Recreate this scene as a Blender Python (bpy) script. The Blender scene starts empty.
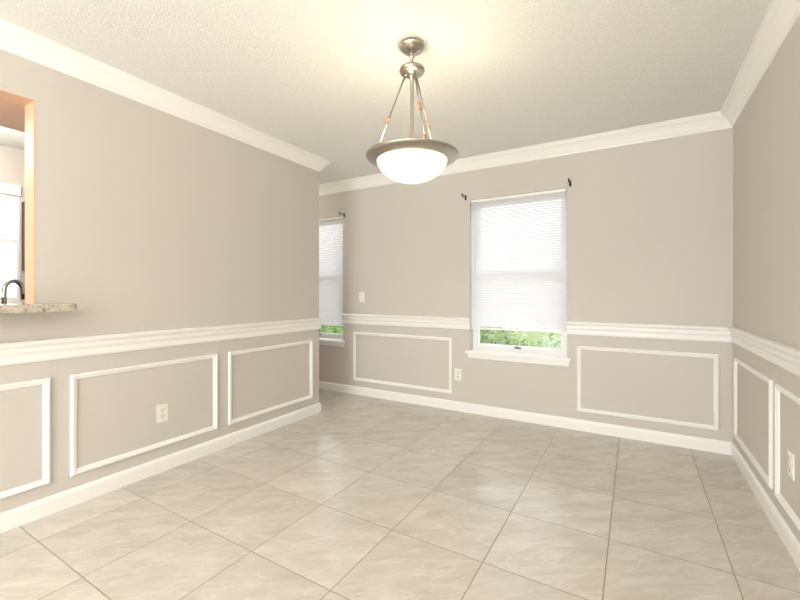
import bpy, bmesh, math, random
from mathutils import Vector, Matrix
random.seed(7)
scene = bpy.context.scene
scene.view_settings.view_transform = 'Standard'
scene.view_settings.look = 'None'
scene.view_settings.exposure = 0.14

# ------------------------------------------------------------------ constants
XL, XR, YB = -2.64, 0.604, 3.647      # left wall face, right wall face, back wall face
H = 2.44
WT = 0.117                            # partition thickness
YE = 2.92                             # end of left partition
YR = -4.2                             # rear wall
XK = -4.73                            # kitchen / hall outer wall
CAMH = 1.156
YAW = math.radians(30.6)
fwd = Vector((-math.sin(YAW), math.cos(YAW), 0)); rgt = Vector((math.cos(YAW), math.sin(YAW), 0))

def srgb(r, g, b):
    def c(v):
        v /= 255.0
        return v/12.92 if v <= 0.04045 else ((v+0.055)/1.055)**2.4
    return (c(r), c(g), c(b), 1)

# ------------------------------------------------------------------ materials
def new_mat(name):
    m = bpy.data.materials.new(name); m.use_nodes = True
    nt = m.node_tree
    for n in list(nt.nodes): nt.nodes.remove(n)
    out = nt.nodes.new('ShaderNodeOutputMaterial')
    return m, nt, out

def paint(name, col, rough=0.5, metallic=0.0, bump=0.0, bscale=200, var=0.0, spec=0.5, detail=4):
    m, nt, out = new_mat(name)
    p = nt.nodes.new('ShaderNodeBsdfPrincipled')
    p.inputs['Roughness'].default_value = rough
    p.inputs['Metallic'].default_value = metallic
    p.inputs['Specular IOR Level'].default_value = spec
    nt.links.new(p.outputs[0], out.inputs[0])
    tc = nt.nodes.new('ShaderNodeTexCoord')
    n = nt.nodes.new('ShaderNodeTexNoise'); n.inputs['Scale'].default_value = bscale
    n.inputs['Detail'].default_value = detail
    nt.links.new(tc.outputs['Object'], n.inputs['Vector'])
    r = nt.nodes.new('ShaderNodeValToRGB')
    r.color_ramp.elements[0].position = 0.3; r.color_ramp.elements[1].position = 0.7
    r.color_ramp.elements[0].color = tuple(c*(1-var) for c in col[:3])+(1,)
    r.color_ramp.elements[1].color = tuple(min(1, c*(1+var)) for c in col[:3])+(1,)
    nt.links.new(n.outputs[0], r.inputs[0]); nt.links.new(r.outputs[0], p.inputs['Base Color'])
    if bump > 0:
        b = nt.nodes.new('ShaderNodeBump'); b.inputs['Strength'].default_value = bump
        b.inputs['Distance'].default_value = 0.01
        nt.links.new(n.outputs[0], b.inputs['Height']); nt.links.new(b.outputs[0], p.inputs['Normal'])
    return m

M_wall = paint('wall_paint_greige', srgb(206,200,192), 0.6, bump=0.04, bscale=250, var=0.01, spec=0.3)
M_peach = paint('wall_peach', srgb(226,184,152), 0.6, bump=0.04, bscale=250, var=0.01)  # peach base colour for pass-through jamb and soffit
M_ceil = paint('ceiling_texture', srgb(236,235,230), 0.9, bump=0.45, bscale=95, var=0.06, detail=6)
M_trim = paint('trim_white', srgb(245,243,238), 0.35, bump=0.0, var=0.004)
M_vinyl = paint('vinyl_white', srgb(236,236,236), 0.4)
M_plate = paint('plate_white', srgb(240,237,228), 0.3)
M_slot = paint('slot_dark', srgb(50,46,42), 0.6)
M_black = paint('black_iron', srgb(28,24,22), 0.45, metallic=0.4)
M_nickel = paint('brushed_nickel', srgb(182,176,164), 0.3, metallic=1.0, bscale=60, var=0.04)
M_copper = paint('copper_collar', srgb(206,150,110), 0.3, metallic=1.0)
M_chrome = paint('chrome', srgb(190,188,185), 0.12, metallic=1.0)
M_wood = paint('dark_wood', srgb(58,38,30), 0.5, bscale=12, var=0.25, spec=0.25)
M_rubber = paint('grey_latch', srgb(120,118,112), 0.4)
M_ground = paint('lawn_soil', srgb(110,125,70), 0.9, bscale=5, var=0.3)
M_trunk = paint('bark', srgb(90,70,55), 0.9, bscale=20, var=0.3)

def mat_floor():
    m, nt, out = new_mat('floor_tile')
    N = nt.nodes.new; L = nt.links.new
    p = N('ShaderNodeBsdfPrincipled'); L(p.outputs[0], out.inputs[0])
    tc = N('ShaderNodeTexCoord')
    sub = N('ShaderNodeVectorMath'); sub.operation = 'SUBTRACT'; sub.inputs[1].default_value = (-0.105, 1.19, 0)
    L(tc.outputs['Object'], sub.inputs[0])
    sc = N('ShaderNodeVectorMath'); sc.operation = 'MULTIPLY'; sc.inputs[1].default_value = (1/0.457, 1/0.457, 0)
    L(sub.outputs[0], sc.inputs[0])
    fl = N('ShaderNodeVectorMath'); fl.operation = 'FLOOR'; L(sc.outputs[0], fl.inputs[0])
    fr = N('ShaderNodeVectorMath'); fr.operation = 'FRACTION'; L(sc.outputs[0], fr.inputs[0])
    ce = N('ShaderNodeVectorMath'); ce.operation = 'SUBTRACT'; ce.inputs[1].default_value = (0.5, 0.5, 0); L(fr.outputs[0], ce.inputs[0])
    ab = N('ShaderNodeVectorMath'); ab.operation = 'ABSOLUTE'; L(ce.outputs[0], ab.inputs[0])
    sx = N('ShaderNodeSeparateXYZ'); L(ab.outputs[0], sx.inputs[0])
    mx = N('ShaderNodeMath'); mx.operation = 'MAXIMUM'; L(sx.outputs[0], mx.inputs[0]); L(sx.outputs[1], mx.inputs[1])
    gr = N('ShaderNodeMapRange'); gr.inputs['From Min'].default_value = 0.4930; gr.inputs['From Max'].default_value = 0.4955
    L(mx.outputs[0], gr.inputs['Value'])
    wn = N('ShaderNodeTexWhiteNoise'); wn.noise_dimensions = '3D'; L(fl.outputs[0], wn.inputs['Vector'])
    off = N('ShaderNodeVectorMath'); off.operation = 'SCALE'; off.inputs['Scale'].default_value = 15
    L(wn.outputs['Color'], off.inputs[0])
    rot = N('ShaderNodeMapping'); rot.inputs['Rotation'].default_value = (0, 0, math.radians(-38))
    L(tc.outputs['Object'], rot.inputs['Vector'])
    st = N('ShaderNodeMapping'); st.inputs['Scale'].default_value = (2.2, 6.5, 1)
    L(rot.outputs[0], st.inputs['Vector'])
    add = N('ShaderNodeVectorMath'); add.operation = 'ADD'; L(st.outputs[0], add.inputs[0]); L(off.outputs[0], add.inputs[1])
    n1 = N('ShaderNodeTexNoise'); n1.inputs['Scale'].default_value = 1.6; n1.inputs['Detail'].default_value = 9
    n1.inputs['Roughness'].default_value = 0.72; n1.inputs['Distortion'].default_value = 0.3
    L(add.outputs[0], n1.inputs['Vector'])
    r1 = N('ShaderNodeValToRGB'); e = r1.color_ramp.elements
    e[0].position = 0.32; e[0].color = srgb(189,182,171)
    e[1].position = 0.68; e[1].color = srgb(213,208,199)
    x = e.new(0.50); x.color = srgb(202,195,185)
    L(n1.outputs[0], r1.inputs[0])
    n2 = N('ShaderNodeTexNoise'); n2.inputs['Scale'].default_value = 1.1; n2.inputs['Detail'].default_value = 5; n2.inputs['Distortion'].default_value = 0.8
    L(add.outputs[0], n2.inputs['Vector'])
    r2 = N('ShaderNodeValToRGB'); e = r2.color_ramp.elements
    e[0].position = 0.480; e[0].color = (0,0,0,1); e[1].position = 0.520; e[1].color = (0,0,0,1)
    x = e.new(0.50); x.color = (0.38,0.38,0.38,1)
    L(n2.outputs[0], r2.inputs[0])
    mv = N('ShaderNodeMixRGB'); L(r2.outputs[0], mv.inputs[0]); L(r1.outputs[0], mv.inputs[1]); mv.inputs[2].default_value = srgb(223,218,209)
    tb = N('ShaderNodeMapRange'); tb.inputs['To Min'].default_value = 0.95; tb.inputs['To Max'].default_value = 1.04
    L(wn.outputs['Value'], tb.inputs['Value'])
    mb = N('ShaderNodeVectorMath'); mb.operation = 'SCALE'; L(mv.outputs[0], mb.inputs[0]); L(tb.outputs[0], mb.inputs['Scale'])
    mg = N('ShaderNodeMixRGB'); L(gr.outputs[0], mg.inputs[0]); L(mb.outputs[0], mg.inputs[1]); mg.inputs[2].default_value = srgb(150,139,124)
    L(mg.outputs[0], p.inputs['Base Color'])
    rr = N('ShaderNodeMapRange'); rr.inputs['To Min'].default_value = 0.21; rr.inputs['To Max'].default_value = 0.7
    L(gr.outputs[0], rr.inputs['Value']); L(rr.outputs[0], p.inputs['Roughness'])
    inv = N('ShaderNodeMath'); inv.operation = 'SUBTRACT'; inv.inputs[0].default_value = 1; L(gr.outputs[0], inv.inputs[1])
    b = N('ShaderNodeBump'); b.inputs['Strength'].default_value = 0.3; b.inputs['Distance'].default_value = 0.001
    L(inv.outputs[0], b.inputs['Height']); L(b.outputs[0], p.inputs['Normal'])
    return m
M_floor = mat_floor()

def mat_granite():
    m, nt, out = new_mat('granite')
    N = nt.nodes.new; L = nt.links.new
    p = N('ShaderNodeBsdfPrincipled'); p.inputs['Roughness'].default_value = 0.15; L(p.outputs[0], out.inputs[0])
    tc = N('ShaderNodeTexCoord')
    v = N('ShaderNodeTexVoronoi'); v.inputs['Scale'].default_value = 110; L(tc.outputs['Object'], v.inputs['Vector'])
    n = N('ShaderNodeTexNoise'); n.inputs['Scale'].default_value = 30; n.inputs['Detail'].default_value = 5; L(tc.outputs['Object'], n.inputs['Vector'])
    r = N('ShaderNodeValToRGB'); e = r.color_ramp.elements
    e[0].position = 0.2; e[0].color = srgb(105,93,80); e[1].position = 0.6; e[1].color = srgb(198,189,174)
    x = e.new(0.38); x.color = srgb(168,157,140)
    mx = N('ShaderNodeMixRGB'); mx.inputs[0].default_value = 0.6
    L(v.outputs['Color'], mx.inputs[1]); L(n.outputs[0], mx.inputs[2]); L(mx.outputs[0], r.inputs[0]); L(r.outputs[0], p.inputs['Base Color'])
    return m
M_granite = mat_granite()

def mat_glass():
    m, nt, out = new_mat('window_glass')
    N = nt.nodes.new; L = nt.links.new
    t = N('ShaderNodeBsdfTransparent'); t.inputs[0].default_value = (0.96,0.98,0.97,1)
    g = N('ShaderNodeBsdfGlossy'); g.inputs['Roughness'].default_value = 0.02
    mx = N('ShaderNodeMixShader'); mx.inputs[0].default_value = 0.05
    L(t.outputs[0], mx.inputs[1]); L(g.outputs[0], mx.inputs[2]); L(mx.outputs[0], out.inputs[0])
    return m
M_glass = mat_glass()

def mat_blind():
    m, nt, out = new_mat('blind_slat')
    N = nt.nodes.new; L = nt.links.new
    d = N('ShaderNodeBsdfDiffuse'); d.inputs[0].default_value = srgb(238,237,240)
    t = N('ShaderNodeBsdfTranslucent'); t.inputs[0].default_value = srgb(234,232,240)
    mx = N('ShaderNodeMixShader'); mx.inputs[0].default_value = 0.25
    L(d.outputs[0], mx.inputs[1]); L(t.outputs[0], mx.inputs[2]); L(mx.outputs[0], out.inputs[0])
    return m
M_blind = mat_blind()

def mat_bowl():
    m, nt, out = new_mat('alabaster_glass')
    N = nt.nodes.new; L = nt.links.new
    tc = N('ShaderNodeTexCoord')
    n = N('ShaderNodeTexNoise'); n.inputs['Scale'].default_value = 7; n.inputs['Detail'].default_value = 4; n.inputs['Distortion'].default_value = 1
    L(tc.outputs['Object'], n.inputs['Vector'])
    r = N('ShaderNodeValToRGB'); e = r.color_ramp.elements
    e[0].position = 0.3; e[0].color = (1.0,0.84,0.62,1); e[1].position = 0.7; e[1].color = (1.0,0.93,0.80,1)
    L(n.outputs[0], r.inputs[0])
    em = N('ShaderNodeEmission'); em.inputs['Strength'].default_value = 1.0; L(r.outputs[0], em.inputs[0])
    p = N('ShaderNodeBsdfPrincipled'); p.inputs['Base Color'].default_value = srgb(190,182,166); p.inputs['Roughness'].default_value = 0.25
    a = N('ShaderNodeAddShader'); L(em.outputs[0], a.inputs[0]); L(p.outputs[0], a.inputs[1]); L(a.outputs[0], out.inputs[0])
    return m
M_bowl = mat_bowl()

def mat_leaf(name, c1, c2):
    m, nt, out = new_mat(name)
    N = nt.nodes.new; L = nt.links.new
    tc = N('ShaderNodeTexCoord')
    n = N('ShaderNodeTexNoise'); n.inputs['Scale'].default_value = 9; L(tc.outputs['Object'], n.inputs['Vector'])
    r = N('ShaderNodeValToRGB'); r.color_ramp.elements[0].position = 0.35; r.color_ramp.elements[1].position = 0.65
    r.color_ramp.elements[0].color = c1; r.color_ramp.elements[1].color = c2
    L(n.outputs[0], r.inputs[0])
    d = N('ShaderNodeBsdfDiffuse'); t = N('ShaderNodeBsdfTranslucent')
    L(r.outputs[0], d.inputs[0]); L(r.outputs[0], t.inputs[0])
    mx = N('ShaderNodeMixShader'); mx.inputs[0].default_value = 0.4
    L(d.outputs[0], mx.inputs[1]); L(t.outputs[0], mx.inputs[2]); L(mx.outputs[0], out.inputs[0])
    return m
M_leaf = mat_leaf('leaf_green', srgb(95,140,70), srgb(205,218,172))

# ------------------------------------------------------------------ mesh helpers
def finish(bm, name, mat, parent=None, smooth=False, recalc=True):
    if recalc: bmesh.ops.recalc_face_normals(bm, faces=bm.faces[:])
    me = bpy.data.meshes.new(name); bm.to_mesh(me); bm.free()
    ob = bpy.data.objects.new(name, me); scene.collection.objects.link(ob)
    me.materials.append(mat)
    if smooth:
        for p in me.polygons: p.use_smooth = True
    if parent: ob.parent = parent
    return ob

def box(bm, x0, x1, y0, y1, z0, z1):
    vs = [bm.verts.new((x, y, z)) for x in (x0, x1) for y in (y0, y1) for z in (z0, z1)]
    for f in ((0,1,3,2),(4,6,7,5),(0,4,5,1),(2,3,7,6),(0,2,6,4),(1,5,7,3)):
        bm.faces.new([vs[i] for i in f])
    return vs

def boxobj(name, dims, mat, parent=None, bevel=0.0):
    bm = bmesh.new()
    for d in (dims if isinstance(dims[0], (tuple, list)) else [dims]): box(bm, *d)
    ob = finish(bm, name, mat, parent)
    if bevel > 0:
        b = ob.modifiers.new('bevel', 'BEVEL'); b.width = bevel; b.segments = 2; b.limit_method = 'ANGLE'
    return ob

def empty(name, loc=(0,0,0)):
    e = bpy.data.objects.new(name, None); scene.collection.objects.link(e); e.location = loc
    e.empty_display_size = 0.1
    return e

def wall_holes(name, axis, c0, c1, s0, s1, holes, mat, z1=H):
    bm = bmesh.new()
    ss = sorted({s0, s1, *[h[0] for h in holes], *[h[1] for h in holes]})
    for a, b in zip(ss, ss[1:]):
        zs = [(0, z1)]
        for h in holes:
            if h[0] <= a and h[1] >= b:
                zs = [(0, h[2]), (h[3], z1)]
        for za, zb in zs:
            if zb - za < 1e-4: continue
            if axis == 'x': box(bm, a, b, c0, c1, za, zb)
            else: box(bm, c0, c1, a, b, za, zb)
    bmesh.ops.remove_doubles(bm, verts=bm.verts[:], dist=1e-5)
    return finish(bm, name, mat)

def sweep(name, path, prof, mat, only=None, ext_start=False, ext_end=False):
    pts = [Vector(p) for p in path]
    n = len(pts); offs = []
    for i in range(n):
        ds = []
        if i > 0: ds.append((pts[i]-pts[i-1]).normalized())
        if i < n-1: ds.append((pts[i+1]-pts[i]).normalized())
        ns = [Vector((d.y, -d.x)) for d in ds]
        if len(ns) == 1: offs.append(ns[0])
        else:
            m = (ns[0]+ns[1]).normalized(); offs.append(m / m.dot(ns[0]))
    i0, i1 = only if only else (0, n-1)
    bm = bmesh.new(); rings = []
    for i in range(i0, i1+1):
        rings.append([bm.verts.new((pts[i].x+offs[i].x*o, pts[i].y+offs[i].y*o, z)) for o, z in prof])
    k = len(prof)
    for a, b in zip(rings, rings[1:]):
        for j in range(k):
            bm.faces.new((a[j], a[(j+1) % k], b[(j+1) % k], b[j]))
    bm.faces.new(rings[0]); bm.faces.new(list(reversed(rings[-1])))
    return finish(bm, name, mat)

def lathe(bm, prof, cx, cy, seg=48, M=None):
    rings = []
    for r, z in prof:
        if r < 1e-5:
            v = bm.verts.new((cx, cy, z)); rings.append([v])
        else:
            rings.append([bm.verts.new((cx+r*math.cos(2*math.pi*i/seg), cy+r*math.sin(2*math.pi*i/seg), z)) for i in range(seg)])
    for a, b in zip(rings, rings[1:]):
        for i in range(seg):
            j = (i+1) % seg
            if len(a) == 1 and len(b) == 1: continue
            if len(a) == 1: bm.faces.new((a[0], b[i], b[j]))
            elif len(b) == 1: bm.faces.new((a[i], b[0], a[j]))
            else: bm.faces.new((a[i], b[i], b[j], a[j]))

def tube(bm, pts, r, seg=10):
    pts = [Vector(p) for p in pts]; rings = []
    up = None
    for i, p in enumerate(pts):
        d = (pts[min(i+1, len(pts)-1)] - pts[max(i-1, 0)]).normalized()
        if up is None:
            up = d.orthogonal().normalized()
        up = (up - d*up.dot(d)).normalized()
        s = d.cross(up)
        rr = r[i] if isinstance(r, (list, tuple)) else r
        rings.append([bm.verts.new(p + (up*math.cos(2*math.pi*k/seg) + s*math.sin(2*math.pi*k/seg))*rr) for k in range(seg)])
    for a, b in zip(rings, rings[1:]):
        for k in range(seg):
            l = (k+1) % seg
            bm.faces.new((a[k], a[l], b[l], b[k]))
    bm.faces.new(rings[0]); bm.faces.new(list(reversed(rings[-1])))

# ------------------------------------------------------------------ room shell
W1 = (-3.80, -2.929, 0.600, 2.055)
W2 = (-1.370, -0.498, 0.600, 2.055)
KW = (0.30, 1.325, 1.08, 2.02)
boxobj('floor', (XK-0.2, XR+0.2, YR-0.2, YB+0.15, -0.1, 0), M_floor)
boxobj('ceiling', (XK-0.2, XR+0.2, YR-0.2, YB+0.15, H, H+0.1), M_ceil)
wall_holes('wall_back', 'x', YB, YB+0.15, XK-0.15, XR+0.15, [W1, W2], M_wall)
boxobj('wall_right', (XR, XR+0.15, YR-0.15, YB, 0, H), M_wall)
PT = (-0.9, 0.798, 1.06, 2.143)
wall_holes('wall_left', 'y', XL-WT, XL, YR, YE, [PT], M_wall)
RW = (-2.3, 0.2, 0.05, 2.1)
wall_holes('wall_rear', 'x', YR-0.15, YR, XK-0.15, XR, [RW], M_wall)
wall_holes('wall_kitchen', 'y', XK-0.15, XK, YR, YB, [KW], M_wall)
boxobj('wall_hall', (XK, XL-WT, YE-0.12, YE, 0, H), M_wall)
t = 0.006
boxobj('trim_1', [(XL-WT-0.001, XL+0.0005, PT[1]-t, PT[1]-0.0002, 1.10, PT[3]-0.0002),
                  (XL-WT-0.001, XL+0.0005, PT[0], PT[1]-t, PT[3]-t, PT[3]-0.0002)], M_peach)
boxobj('wall_kitchen_soffit', (XL-WT-0.45, XL-WT-0.002, -1.5, YE-0.121, PT[3]-t, H), M_peach)

# ------------------------------------------------------------------ trim
base = [(0,0),(0.014,0),(0.014,0.07),(0.011,0.082),(0.006,0.090),(0,0.092)]
crown = [(0,H-0.105),(0.008,H-0.105),(0.012,H-0.092),(0.020,H-0.085),(0.034,H-0.060),(0.056,H-0.034),(0.072,H-0.024),(0.076,H-0.014),(0.086,H-0.010),(0.086,H),(0,H)]
rail = [(0,0.802),(0.008,0.804),(0.012,0.815),(0.012,0.842),(0.016,0.850),(0.022,0.862),(0.022,0.880),(0.030,0.890),(0.036,0.900),(0.036,0.908),(0.030,0.914),(0,0.916)]
pl = [(XL, YR), (XL, YE), (XL-WT, YE), (XK, YE)]
pb = [(XK, YB), (XR, YB), (XR, YR)]
sweep('baseboard_left', pl, base, M_trim)
sweep('baseboard_back', pb, base, M_trim, only=(0,1))
sweep('baseboard_right', pb, base, M_trim, only=(1,2))
sweep('trim_2', pl, crown, M_trim)
sweep('trim_3', pb, crown, M_trim, only=(0,1))
sweep('trim_4', pb, crown, M_trim, only=(1,2))
sweep('trim_5', pl, rail, M_trim)
sweep('trim_6', [(XK,YB),(W1[0],YB)], rail, M_trim)
sweep('trim_7', [(W1[1],YB),(W2[0],YB)], rail, M_trim)
sweep('trim_8', [(W2[1],YB),(XR,YB),(XR,YR)], rail, M_trim)

tn = 9
def panel(wall, s0, s1, z0, z1):
    global tn
    prof = [(0,0),(0,0.007),(0.004,0.013),(0.011,0.015),(0.016,0.010),(0.024,0.010),(0.029,0.006),(0.032,0.0)]
    bm = bmesh.new(); rings = []
    for w, p in prof:
        q = [(s0+w, z0+w), (s1-w, z0+w), (s1-w, z1-w), (s0+w, z1-w)]
        if wall == 'L': vs = [(XL+p, s, z) for s, z in q]
        elif wall == 'B': vs = [(s, YB-p, z) for s, z in q]
        else: vs = [(XR-p, s, z) for s, z in q]
        rings.append([bm.verts.new(v) for v in vs])
    for a, b in zip(rings, rings[1:]+rings[:1]):
        for i in range(4):
            j = (i+1) % 4
            bm.faces.new((a[i], a[j], b[j], b[i]))
    finish(bm, 'trim_%d' % tn, M_trim); tn += 1
ZP0, ZP1 = 0.160, 0.712
panel('L', -0.85, -0.03, ZP0, ZP1)
panel('L', 0.06, 0.858, ZP0, ZP1)
panel('L', 0.944, 1.825, ZP0, ZP1)
panel('L', 1.917, 2.822, ZP0, ZP1)
panel('B', -2.775, -1.558, ZP0, ZP1)
panel('B', -0.420, 0.525, ZP0, ZP1)
panel('R', 2.697, 3.55, ZP0, ZP1)
panel('R', 1.72, 2.616, ZP0, ZP1)
panel('R', 0.75, 1.64, ZP0, ZP1)

# ------------------------------------------------------------------ windows (back wall)
def window(name, W):
    x0, x1, z0, z1 = W
    e = empty(name, ((x0+x1)/2, YB+0.1, (z0+z1)/2))
    inv = Matrix.Translation(-e.location)
    def add(ob): ob.parent = e; ob.matrix_parent_inverse = inv; return ob
    ya, yb = YB+0.075, YB+0.145
    fw = 0.030
    add(boxobj('frame', [(x0,x0+fw,ya,yb,z0,z1),(x1-fw,x1,ya,yb,z0,z1),(x0+fw,x1-fw,ya,yb,z0,z0+fw),(x0+fw,x1-fw,ya,yb,z1-fw,z1)], M_vinyl, bevel=0.003))
    zm = (z0+z1)/2+0.02
    sw = 0.034
    a, b = x0+fw, x1-fw
    def sash(nm, za, zb, y0, y1):
        add(boxobj(nm, [(a,a+sw,y0,y1,za,zb),(b-sw,b,y0,y1,za,zb),(a+sw,b-sw,y0,y1,za,za+sw),(a+sw,b-sw,y0,y1,zb-sw,zb)], M_vinyl, bevel=0.003))
        add(boxobj(nm+'_glass', (a+sw,b-sw,(y0+y1)/2-0.002,(y0+y1)/2+0.002,za+sw,zb-sw), M_glass))
    sash('lower_sash', z0+fw, zm+0.02, YB+0.083, YB+0.108)
    sash('upper_sash', zm-0.02, z1-fw, YB+0.111, YB+0.136)
    xm = (x0+x1)/2
    add(boxobj('sash_lock', [(xm-0.03,xm+0.03,YB+0.07,YB+0.083,z0+fw+0.008,z0+fw+0.024),(xm-0.012,xm+0.012,YB+0.055,YB+0.07,z0+fw+0.010,z0+fw+0.030)], M_rubber, bevel=0.002))
    add(boxobj('stool', [(x0-0.035,x1+0.035,YB-0.045,YB-0.0005,z0-0.024,z0),(x0+0.001,x1-0.001,YB-0.0005,ya,z0-0.0,z0+0.004)], M_trim, bevel=0.004))
    add(boxobj('apron', (x0-0.02,x1+0.02,YB-0.016,YB-0.0005,z0-0.070,z0-0.024), M_trim, bevel=0.004))
    return e
window('window_1', W1); window('window_2', W2)

def blind(W, zb):
    x0, x1, z0, z1 = W
    yc = YB+0.022
    e = empty('window_blind', ((x0+x1)/2, yc, z1-0.02)); inv = Matrix.Translation(-e.location)
    def add(ob): ob.parent = e; ob.matrix_parent_inverse = inv; return ob
    add(boxobj('headrail', (x0+0.004,x1-0.004,yc-0.018,yc+0.018,z1-0.028,z1-0.002), M_trim, bevel=0.002))
    bm = bmesh.new(); pitch = 0.0225; z = z1-0.040; tilt = math.radians(62)
    while z > zb+0.02:
        secs = []
        for k in range(5):
            u = (k/4-0.5)*0.026; bow = 0.0022*(1-(2*u/0.026)**2)
            dy = u*math.cos(tilt) - bow*math.sin(tilt); dz = u*math.sin(tilt) + bow*math.cos(tilt)
            secs.append([bm.verts.new((x0+0.006, yc+dy, z+dz)), bm.verts.new((x1-0.006, yc+dy, z+dz))])
        for s, q in zip(secs, secs[1:]): bm.faces.new((s[0], s[1], q[1], q[0]))
        z -= pitch
    add(finish(bm, 'slats', M_blind, smooth=True, recalc=False))
    add(boxobj('bottom_rail', (x0+0.006,x1-0.006,yc-0.012,yc+0.012,zb,zb+0.016), M_trim, bevel=0.003))
    bm = bmesh.new()
    for xx in (x0+0.12, (x0+x1)/2, x1-0.12):
        box(bm, xx-0.0008, xx+0.0008, yc-0.0155, yc-0.014, zb+0.01, z1-0.03)
    add(finish(bm, 'ladder_cords', M_vinyl))
    bm = bmesh.new(); tube(bm, [(x0+0.05, yc-0.020, z1-0.03), (x0+0.052, yc-0.020, z1-0.4), (x0+0.05, yc-0.020, z1-0.72)], 0.0028, 8)
    add(finish(bm, 'tilt_wand', M_vinyl, smooth=True))
    return e
blind(W2, 0.808); blind(W1, 0.765)

# curtain rod brackets
def bracket(x, z):
    e = empty('curtain_rod_bracket', (x, YB, z)); inv = Matrix.Translation(-e.location)
    def add(ob): ob.parent = e; ob.matrix_parent_inverse = inv
    add(boxobj('mount_plate', (x-0.009,x+0.009,YB-0.004,YB-0.0002,z-0.028,z+0.02), M_black, bevel=0.001))
    bm = bmesh.new()
    tube(bm, [(x,YB-0.003,z),(x,YB-0.03,z+0.002),(x,YB-0.06,z+0.001),(x,YB-0.072,z-0.008),(x,YB-0.085,z-0.006),(x,YB-0.09,z+0.008)], 0.0045, 8)
    add(finish(bm, 'cradle_arm', M_black, smooth=True))
    bm = bmesh.new(); bmesh.ops.create_uvsphere(bm, u_segments=12, v_segments=8, radius=0.009, matrix=Matrix.Translation((x, YB-0.088, z+0.010)))
    add(finish(bm, 'screw_knob', M_black, smooth=True))
bracket(W2[0]-0.045, 2.085); bracket(W2[1]+0.025, 2.09); bracket(W1[1]+0.02, 2.065)

# ------------------------------------------------------------------ outlets & switch
def plate(name, wall, s, z, kind):
    if wall == 'L': O = Vector((XL, s, z)); u = Vector((0,1,0)); n = Vector((1,0,0))
    elif wall == 'B': O = Vector((s, YB, z)); u = Vector((1,0,0)); n = Vector((0,-1,0))
    else: O = Vector((XR, s, z)); u = Vector((0,-1,0)); n = Vector((-1,0,0))
    w = Vector((0,0,1))
    e = empty(name, O); inv = Matrix.Translation(-O)
    R = Matrix((u, n, w)).transposed().to_4x4(); T = Matrix.Translation(O) @ R
    def pbox(nm, dims, mat, bev):
        bm = bmesh.new()
        for d in dims: box(bm, *d)
        bmesh.ops.transform(bm, matrix=T, verts=bm.verts[:])
        ob = finish(bm, nm, mat); ob.parent = e; ob.matrix_parent_inverse = inv
        if bev:
            b = ob.modifiers.new('b','BEVEL'); b.width = bev; b.segments = 2
    pbox('cover_plate', [(-0.036,0.036,0.0002,0.006,-0.058,0.058)], M_plate, 0.002)
    if kind == 'outlet':
        pbox('receptacles', [(-0.017,0.017,0.006,0.009,0.006,0.036),(-0.017,0.017,0.006,0.009,-0.036,-0.006)], M_plate, 0.003)
        d = []
        for zc in (0.021, -0.021):
            d += [(-0.009,-0.006,0.009,0.0094,zc-0.002,zc+0.009),(0.006,0.009,0.009,0.0094,zc-0.002,zc+0.008),(-0.0025,0.0025,0.009,0.0094,zc-0.011,zc-0.006)]
        pbox('slots', d+[(-0.0025,0.0025,0.006,0.0066,-0.0025,0.0025)], M_slot, 0)
    else:
        pbox('toggle_frame', [(-0.008,0.008,0.006,0.0075,-0.014,0.014)], M_plate, 0.001)
        pbox('toggle', [(-0.0045,0.0045,0.007,0.017,-0.002,0.010)], M_plate, 0.001)
        pbox('screws', [(-0.003,0.003,0.006,0.007,0.027,0.033),(-0.003,0.003,0.006,0.007,-0.033,-0.027)], M_slot, 0)
plate('power_outlet', 'L', 1.431, 0.378, 'outlet')
plate('power_outlet', 'B', -1.494, 0.355, 'outlet')
plate('power_outlet', 'R', 2.414, 0.389, 'outlet')
plate('light_switch', 'B', -2.655, 1.11, 'switch')

# ------------------------------------------------------------------ pendant light
P = fwd*2.055 + rgt*0.062
px, py = P.x, P.y
pe = empty('pendant_light', (px, py, H)); pinv = Matrix.Translation(-pe.location)
def padd(ob): ob.parent = pe; ob.matrix_parent_inverse = pinv; return ob
bm = bmesh.new()
lathe(bm, [(0,H-0.001),(0.064,H-0.001),(0.066,H-0.010),(0.060,H-0.022),(0.044,H-0.036),(0.022,H-0.044),(0.010,H-0.048),(0.008,H-0.056),(0.013,H-0.062),(0.013,H-0.068),(0.007,H-0.074),
           (0.007,H-0.092),(0.014,H-0.096),(0.018,H-0.104),(0.046,H-0.112),(0.064,H-0.124),(0.066,H-0.136),(0.060,H-0.146),(0.040,H-0.152),(0.020,H-0.156),(0.018,H-0.172),(0.011,H-0.178),
           (0.0095,H-0.20),(0.0085,H-0.56),(0.016,H-0.565),(0.020,H-0.58),(0.020,H-0.60),(0,H-0.60)], px, py)
padd(finish(bm, 'canopy_and_stem', M_nickel, smooth=True))
ZR = 1.857
bm = bmesh.new()
lathe(bm, [(0.184,ZR-0.020),(0.200,ZR-0.015),(0.222,ZR-0.008),(0.232,ZR-0.004),(0.238,ZR+0.002),(0.239,ZR+0.008),(0.234,ZR+0.011),(0.226,ZR+0.008),(0.218,ZR+0.003),(0.198,ZR-0.004),(0.182,ZR-0.010),(0.180,ZR-0.018),(0.184,ZR-0.020)], px, py, 72)
padd(finish(bm, 'rim_ring', M_nickel, smooth=True))
bm = bmesh.new()
outer = []; inner = []
Rb, D = 0.183, 0.112
for i in range(13):
    a = i/12*math.pi/2
    outer.append((Rb*math.cos(a), ZR-0.016-D*math.sin(a)**1.15)); inner.append(((Rb-0.004)*math.cos(a), ZR-0.016-(D-0.004)*math.sin(a)**1.15))
outer[-1] = (0, outer[-1][1]); inner[-1] = (0, inner[-1][1])
lathe(bm, outer+inner[::-1], px, py, 72)
padd(finish(bm, 'glass_bowl', M_bowl, smooth=True))
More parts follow.
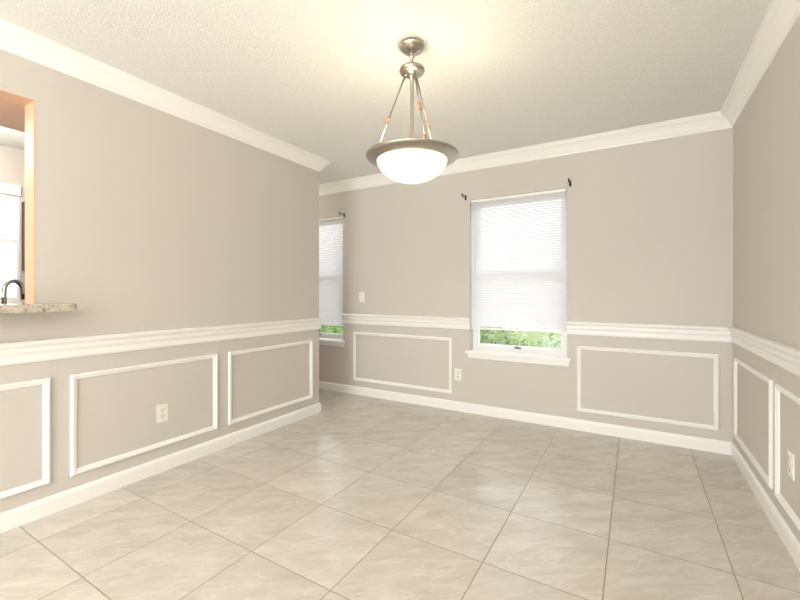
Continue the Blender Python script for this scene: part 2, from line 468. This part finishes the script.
bm = bmesh.new(); bc = bmesh.new()
for ang in (166, 286, 46):
    a = math.radians(ang); d = rgt*math.cos(a) + fwd*math.sin(a)
    top = P + d*0.034 + Vector((0,0,H-0.150)); bot = P + d*0.212 + Vector((0,0,ZR+0.004))
    tube(bm, [top, top.lerp(bot,0.5), bot], 0.0042, 10)
    bmesh.ops.create_uvsphere(bm, u_segments=12, v_segments=8, radius=0.010, matrix=Matrix.Translation(bot))
    bmesh.ops.create_uvsphere(bm, u_segments=12, v_segments=8, radius=0.008, matrix=Matrix.Translation(top))
    for q in (0.50, 0.56, 0.93):
        c = top.lerp(bot, q); dd = (bot-top).normalized()
        tube(bc, [c-dd*0.010, c-dd*0.006, c, c+dd*0.006, c+dd*0.010], [0.005,0.009,0.0075,0.009,0.005], 12)
padd(finish(bm, 'support_rods', M_nickel, smooth=True))
padd(finish(bc, 'rod_collars', M_copper, smooth=True))
l = bpy.data.lights.new('pendant_bulb', 'POINT'); l.energy = 7.5; l.color = (1.0,0.90,0.68); l.shadow_soft_size = 0.08
lo = bpy.data.objects.new('bulb', l); scene.collection.objects.link(lo); lo.location = (px, py, ZR+0.01)
lo.parent = pe; lo.matrix_parent_inverse = pinv

# ------------------------------------------------------------------ pass-through counter, kitchen
boxobj('granite_countertop', [(XL-WT-0.06, XL+0.15, -1.0, 0.79, 1.061, 1.101),(XL+0.001, XL+0.15, 0.79, 0.92, 1.061, 1.101)], M_granite, bevel=0.004)
boxobj('kitchen_base_cabinet', [(XL-WT-0.62, XL-WT-0.002, -1.5, 2.75, 0.10, 0.87),(XL-WT-0.56, XL-WT-0.002, -1.5, 2.75, 0.0, 0.10),(XL-WT-0.65, XL-WT-0.002, -1.5, 2.77, 0.87, 0.91)], M_wood, bevel=0.003)
fe = empty('kitchen_faucet', (-3.06, 0.80, 0.91)); finv = Matrix.Translation(-fe.location)
def fadd(ob): ob.parent = fe; ob.matrix_parent_inverse = finv
FX, FY = -3.06, 0.79
bm = bmesh.new()
lathe(bm, [(0,0.911),(0.028,0.911),(0.028,0.925),(0.018,0.935),(0.016,1.02),(0.012,1.03),(0,1.03)], FX, FY, 24)
fadd(finish(bm, 'faucet_base', M_chrome, smooth=True))
bm = bmesh.new(); pts = [(FX, FY, 1.0), (FX, FY, 1.14)]
for i in range(1, 13):
    a = math.pi*i/12*1.0
    pts.append((FX-0.02*(1-math.cos(a)), FY+0.046*(1-math.cos(a)), 1.165+0.06*math.sin(a)))
pts.append((pts[-1][0]-0.005, pts[-1][1]+0.006, 1.12))
tube(bm, pts, [0.011]*(len(pts)-1)+[0.014], 14)
tube(bm, [(FX,FY-0.02,0.99),(FX+0.01,FY-0.05,1.02),(FX+0.02,FY-0.08,1.06)], [0.009,0.007,0.006], 10)
fadd(finish(bm, 'gooseneck_spout', M_chrome, smooth=True))
boxobj('kitchen_wall_cabinet', [(XK+0.001, XK+0.32, 1.335, 2.78, 1.36, 1.97),(XK+0.32, XK+0.338, 1.34, 2.05, 1.365, 1.965),(XK+0.32, XK+0.338, 2.06, 2.775, 1.365, 1.965)], M_wood, bevel=0.003)
kx = XK
ke = empty('window_3', (kx-0.07, 0.785, 1.55)); kinv = Matrix.Translation(-ke.location)
def kadd(ob): ob.parent = ke; ob.matrix_parent_inverse = kinv
y0,y1,z0,z1 = KW
kadd(boxobj('frame', [(kx-0.05,kx-0.005,y0,y0+0.02,z0,z1),(kx-0.05,kx-0.005,y1-0.02,y1,z0,z1),(kx-0.05,kx-0.005,y0+0.02,y1-0.02,z0,z0+0.04),(kx-0.05,kx-0.005,y0+0.02,y1-0.02,z1-0.04,z1),(kx-0.05,kx-0.005,y0+0.02,y1-0.02,1.60,1.635)], M_vinyl, bevel=0.003))
kadd(boxobj('casing', [(kx+0.0005,kx+0.015,y0-0.06,y1+0.005,z1,z1+0.09),(kx+0.0005,kx+0.03,y0-0.06,y1+0.005,z0-0.03,z0)], M_trim, bevel=0.003))
kadd(boxobj('glass', (kx-0.032,kx-0.028,y0+0.02,y1-0.02,z0+0.04,z1-0.04), M_glass))

re = empty('added_rear_window', (-1.05, YR-0.07, 1.07)); rinv = Matrix.Translation(-re.location)  # unseen window frame, added to go with the rear fill light
def radd(ob): ob.parent = re; ob.matrix_parent_inverse = rinv
a,b,z0,z1 = RW
radd(boxobj('frame', [(a,a+0.06,YR-0.12,YR-0.04,z0,z1),(b-0.06,b,YR-0.12,YR-0.04,z0,z1),(-1.09,-1.01,YR-0.12,YR-0.04,z0+0.06,z1-0.06),(a+0.06,b-0.06,YR-0.12,YR-0.04,z0,z0+0.06),(a+0.06,b-0.06,YR-0.12,YR-0.04,z1-0.06,z1)], M_vinyl, bevel=0.003))

# ------------------------------------------------------------------ outside
boxobj('ground_outside', (-14, 8, YB+0.3, 16, -0.45, -0.35), M_ground)
def shrub(cx, cy, rx, ry, z0, h, n):
    bm = bmesh.new()
    for i in range(n):
        a = random.uniform(0, 2*math.pi); ph = math.acos(random.uniform(-0.2, 1)); rr = random.uniform(0.6, 1.0)
        c = Vector((cx+rx*rr*math.sin(ph)*math.cos(a), cy+ry*rr*math.sin(ph)*math.sin(a), z0+h*(0.25+0.75*rr*math.cos(ph))))
        d = Vector((random.gauss(0,1), random.gauss(0,1), random.gauss(0,0.6))).normalized()
        s = d.orthogonal().normalized(); s.rotate(Matrix.Rotation(random.uniform(0,6.28), 3, d)); q = d.cross(s)
        L = random.uniform(0.03, 0.06); w = L*0.4
        vs = [bm.verts.new(c-s*L), bm.verts.new(c+q*w), bm.verts.new(c+s*L), bm.verts.new(c-q*w)]
        bm.faces.new(vs)
    for k in range(7):
        a = k*0.9
        st = len(bm.faces)
        tube(bm, [(cx,cy,z0-0.0),(cx+rx*0.3*math.cos(a),cy+ry*0.3*math.sin(a),z0+h*0.4),(cx+rx*0.6*math.cos(a),cy+ry*0.6*math.sin(a),z0+h*0.75)], [0.02,0.012,0.005], 6)
        bm.faces.ensure_lookup_table()
        for f in bm.faces[st:]: f.material_index = 1
    ob = finish(bm, 'shrub', M_leaf, recalc=False); ob.data.materials.append(M_trunk)
shrub(-1.9, 5.3, 1.0, 0.7, -0.35, 1.20, 5000)
shrub(-0.4, 5.6, 1.0, 0.7, -0.35, 1.1, 5000)
shrub(-3.5, 5.5, 1.0, 0.7, -0.35, 1.3, 5000)
shrub(-5.3, 5.8, 1.0, 0.7, -0.35, 1.3, 4000)

# ------------------------------------------------------------------ lights
w = bpy.data.worlds.new('World'); scene.world = w; w.use_nodes = True
bg = w.node_tree.nodes['Background']; bg.inputs[0].default_value = (0.95,0.97,1.0,1); bg.inputs[1].default_value = 2.9

def area(name, loc, rot, sx, sy, e, col, parent=None):
    l = bpy.data.lights.new(name, 'AREA'); l.shape = 'RECTANGLE'; l.size = sx; l.size_y = sy; l.energy = e; l.color = col
    o = bpy.data.objects.new(name, l); scene.collection.objects.link(o); o.location = loc; o.rotation_euler = rot
    return o
area('added_rear_fill', (-1.05, YR-0.02, 1.1), (math.radians(90),0,0), 2.4, 2.0, 118, (0.93,0.96,1.0))  # fill light added behind the camera, set in the rear opening
def added_dome_light(x, y, e, pt=False, nm='added_ceiling_fill'):  # unseen ceiling dome with light, added as fill for rear, kitchen and hall
    bm = bmesh.new(); lathe(bm, [(0,H-0.09),(0.08,H-0.082),(0.14,H-0.06),(0.165,H-0.03),(0.17,H-0.001),(0,H-0.001)], x, y, 40)
    ob = finish(bm, nm, M_bowl, smooth=True)
    if pt:
        l = bpy.data.lights.new('fill_lamp', 'POINT'); l.shadow_soft_size = 0.1
    else:
        l = bpy.data.lights.new('fill_lamp', 'AREA'); l.shape = 'DISK'; l.size = 0.3
    l.energy = e; l.color = (1.0,0.96,0.89)
    o = bpy.data.objects.new('fill_lamp', l); scene.collection.objects.link(o); o.location = (x, y, H-(0.22 if pt else 0.10)); o.parent = ob
added_dome_light(-1.2, -1.8, 15)
added_dome_light(-3.9, 0.6, 42, True)
added_dome_light(-4.1, 3.28, 12, True)
def added_uplight(x, y, e):  # unseen uplight on a stand, added behind the camera to brighten the ceiling
    bm = bmesh.new()
    lathe(bm, [(0,0.001),(0.13,0.001),(0.13,0.02),(0.03,0.035),(0.013,0.05),(0.013,1.55),(0.03,1.58),(0.10,1.62),(0.16,1.69),(0.155,1.69),(0.095,1.63),(0,1.60)], x, y, 40)
    ob = finish(bm, 'added_floor_uplight', M_nickel, smooth=True)
    l = bpy.data.lights.new('fill_lamp', 'AREA'); l.shape = 'DISK'; l.size = 0.26; l.energy = e; l.color = (1.0,0.97,0.92)
    o = bpy.data.objects.new('fill_lamp', l); scene.collection.objects.link(o); o.location = (x, y, 1.70); o.rotation_euler = (math.pi,0,0); o.parent = ob
added_uplight(0.25, -1.4, 70)
added_uplight(-2.2, -1.6, 66)

# ------------------------------------------------------------------ camera
cam = bpy.data.cameras.new('camera'); co = bpy.data.objects.new('camera', cam); scene.collection.objects.link(co)
co.location = (0,0,CAMH); co.rotation_euler = (math.radians(90), 0, YAW)
cam.sensor_width = 36; cam.lens = 397/800*36; cam.shift_y = -7/800; cam.clip_start = 0.02
scene.camera = co
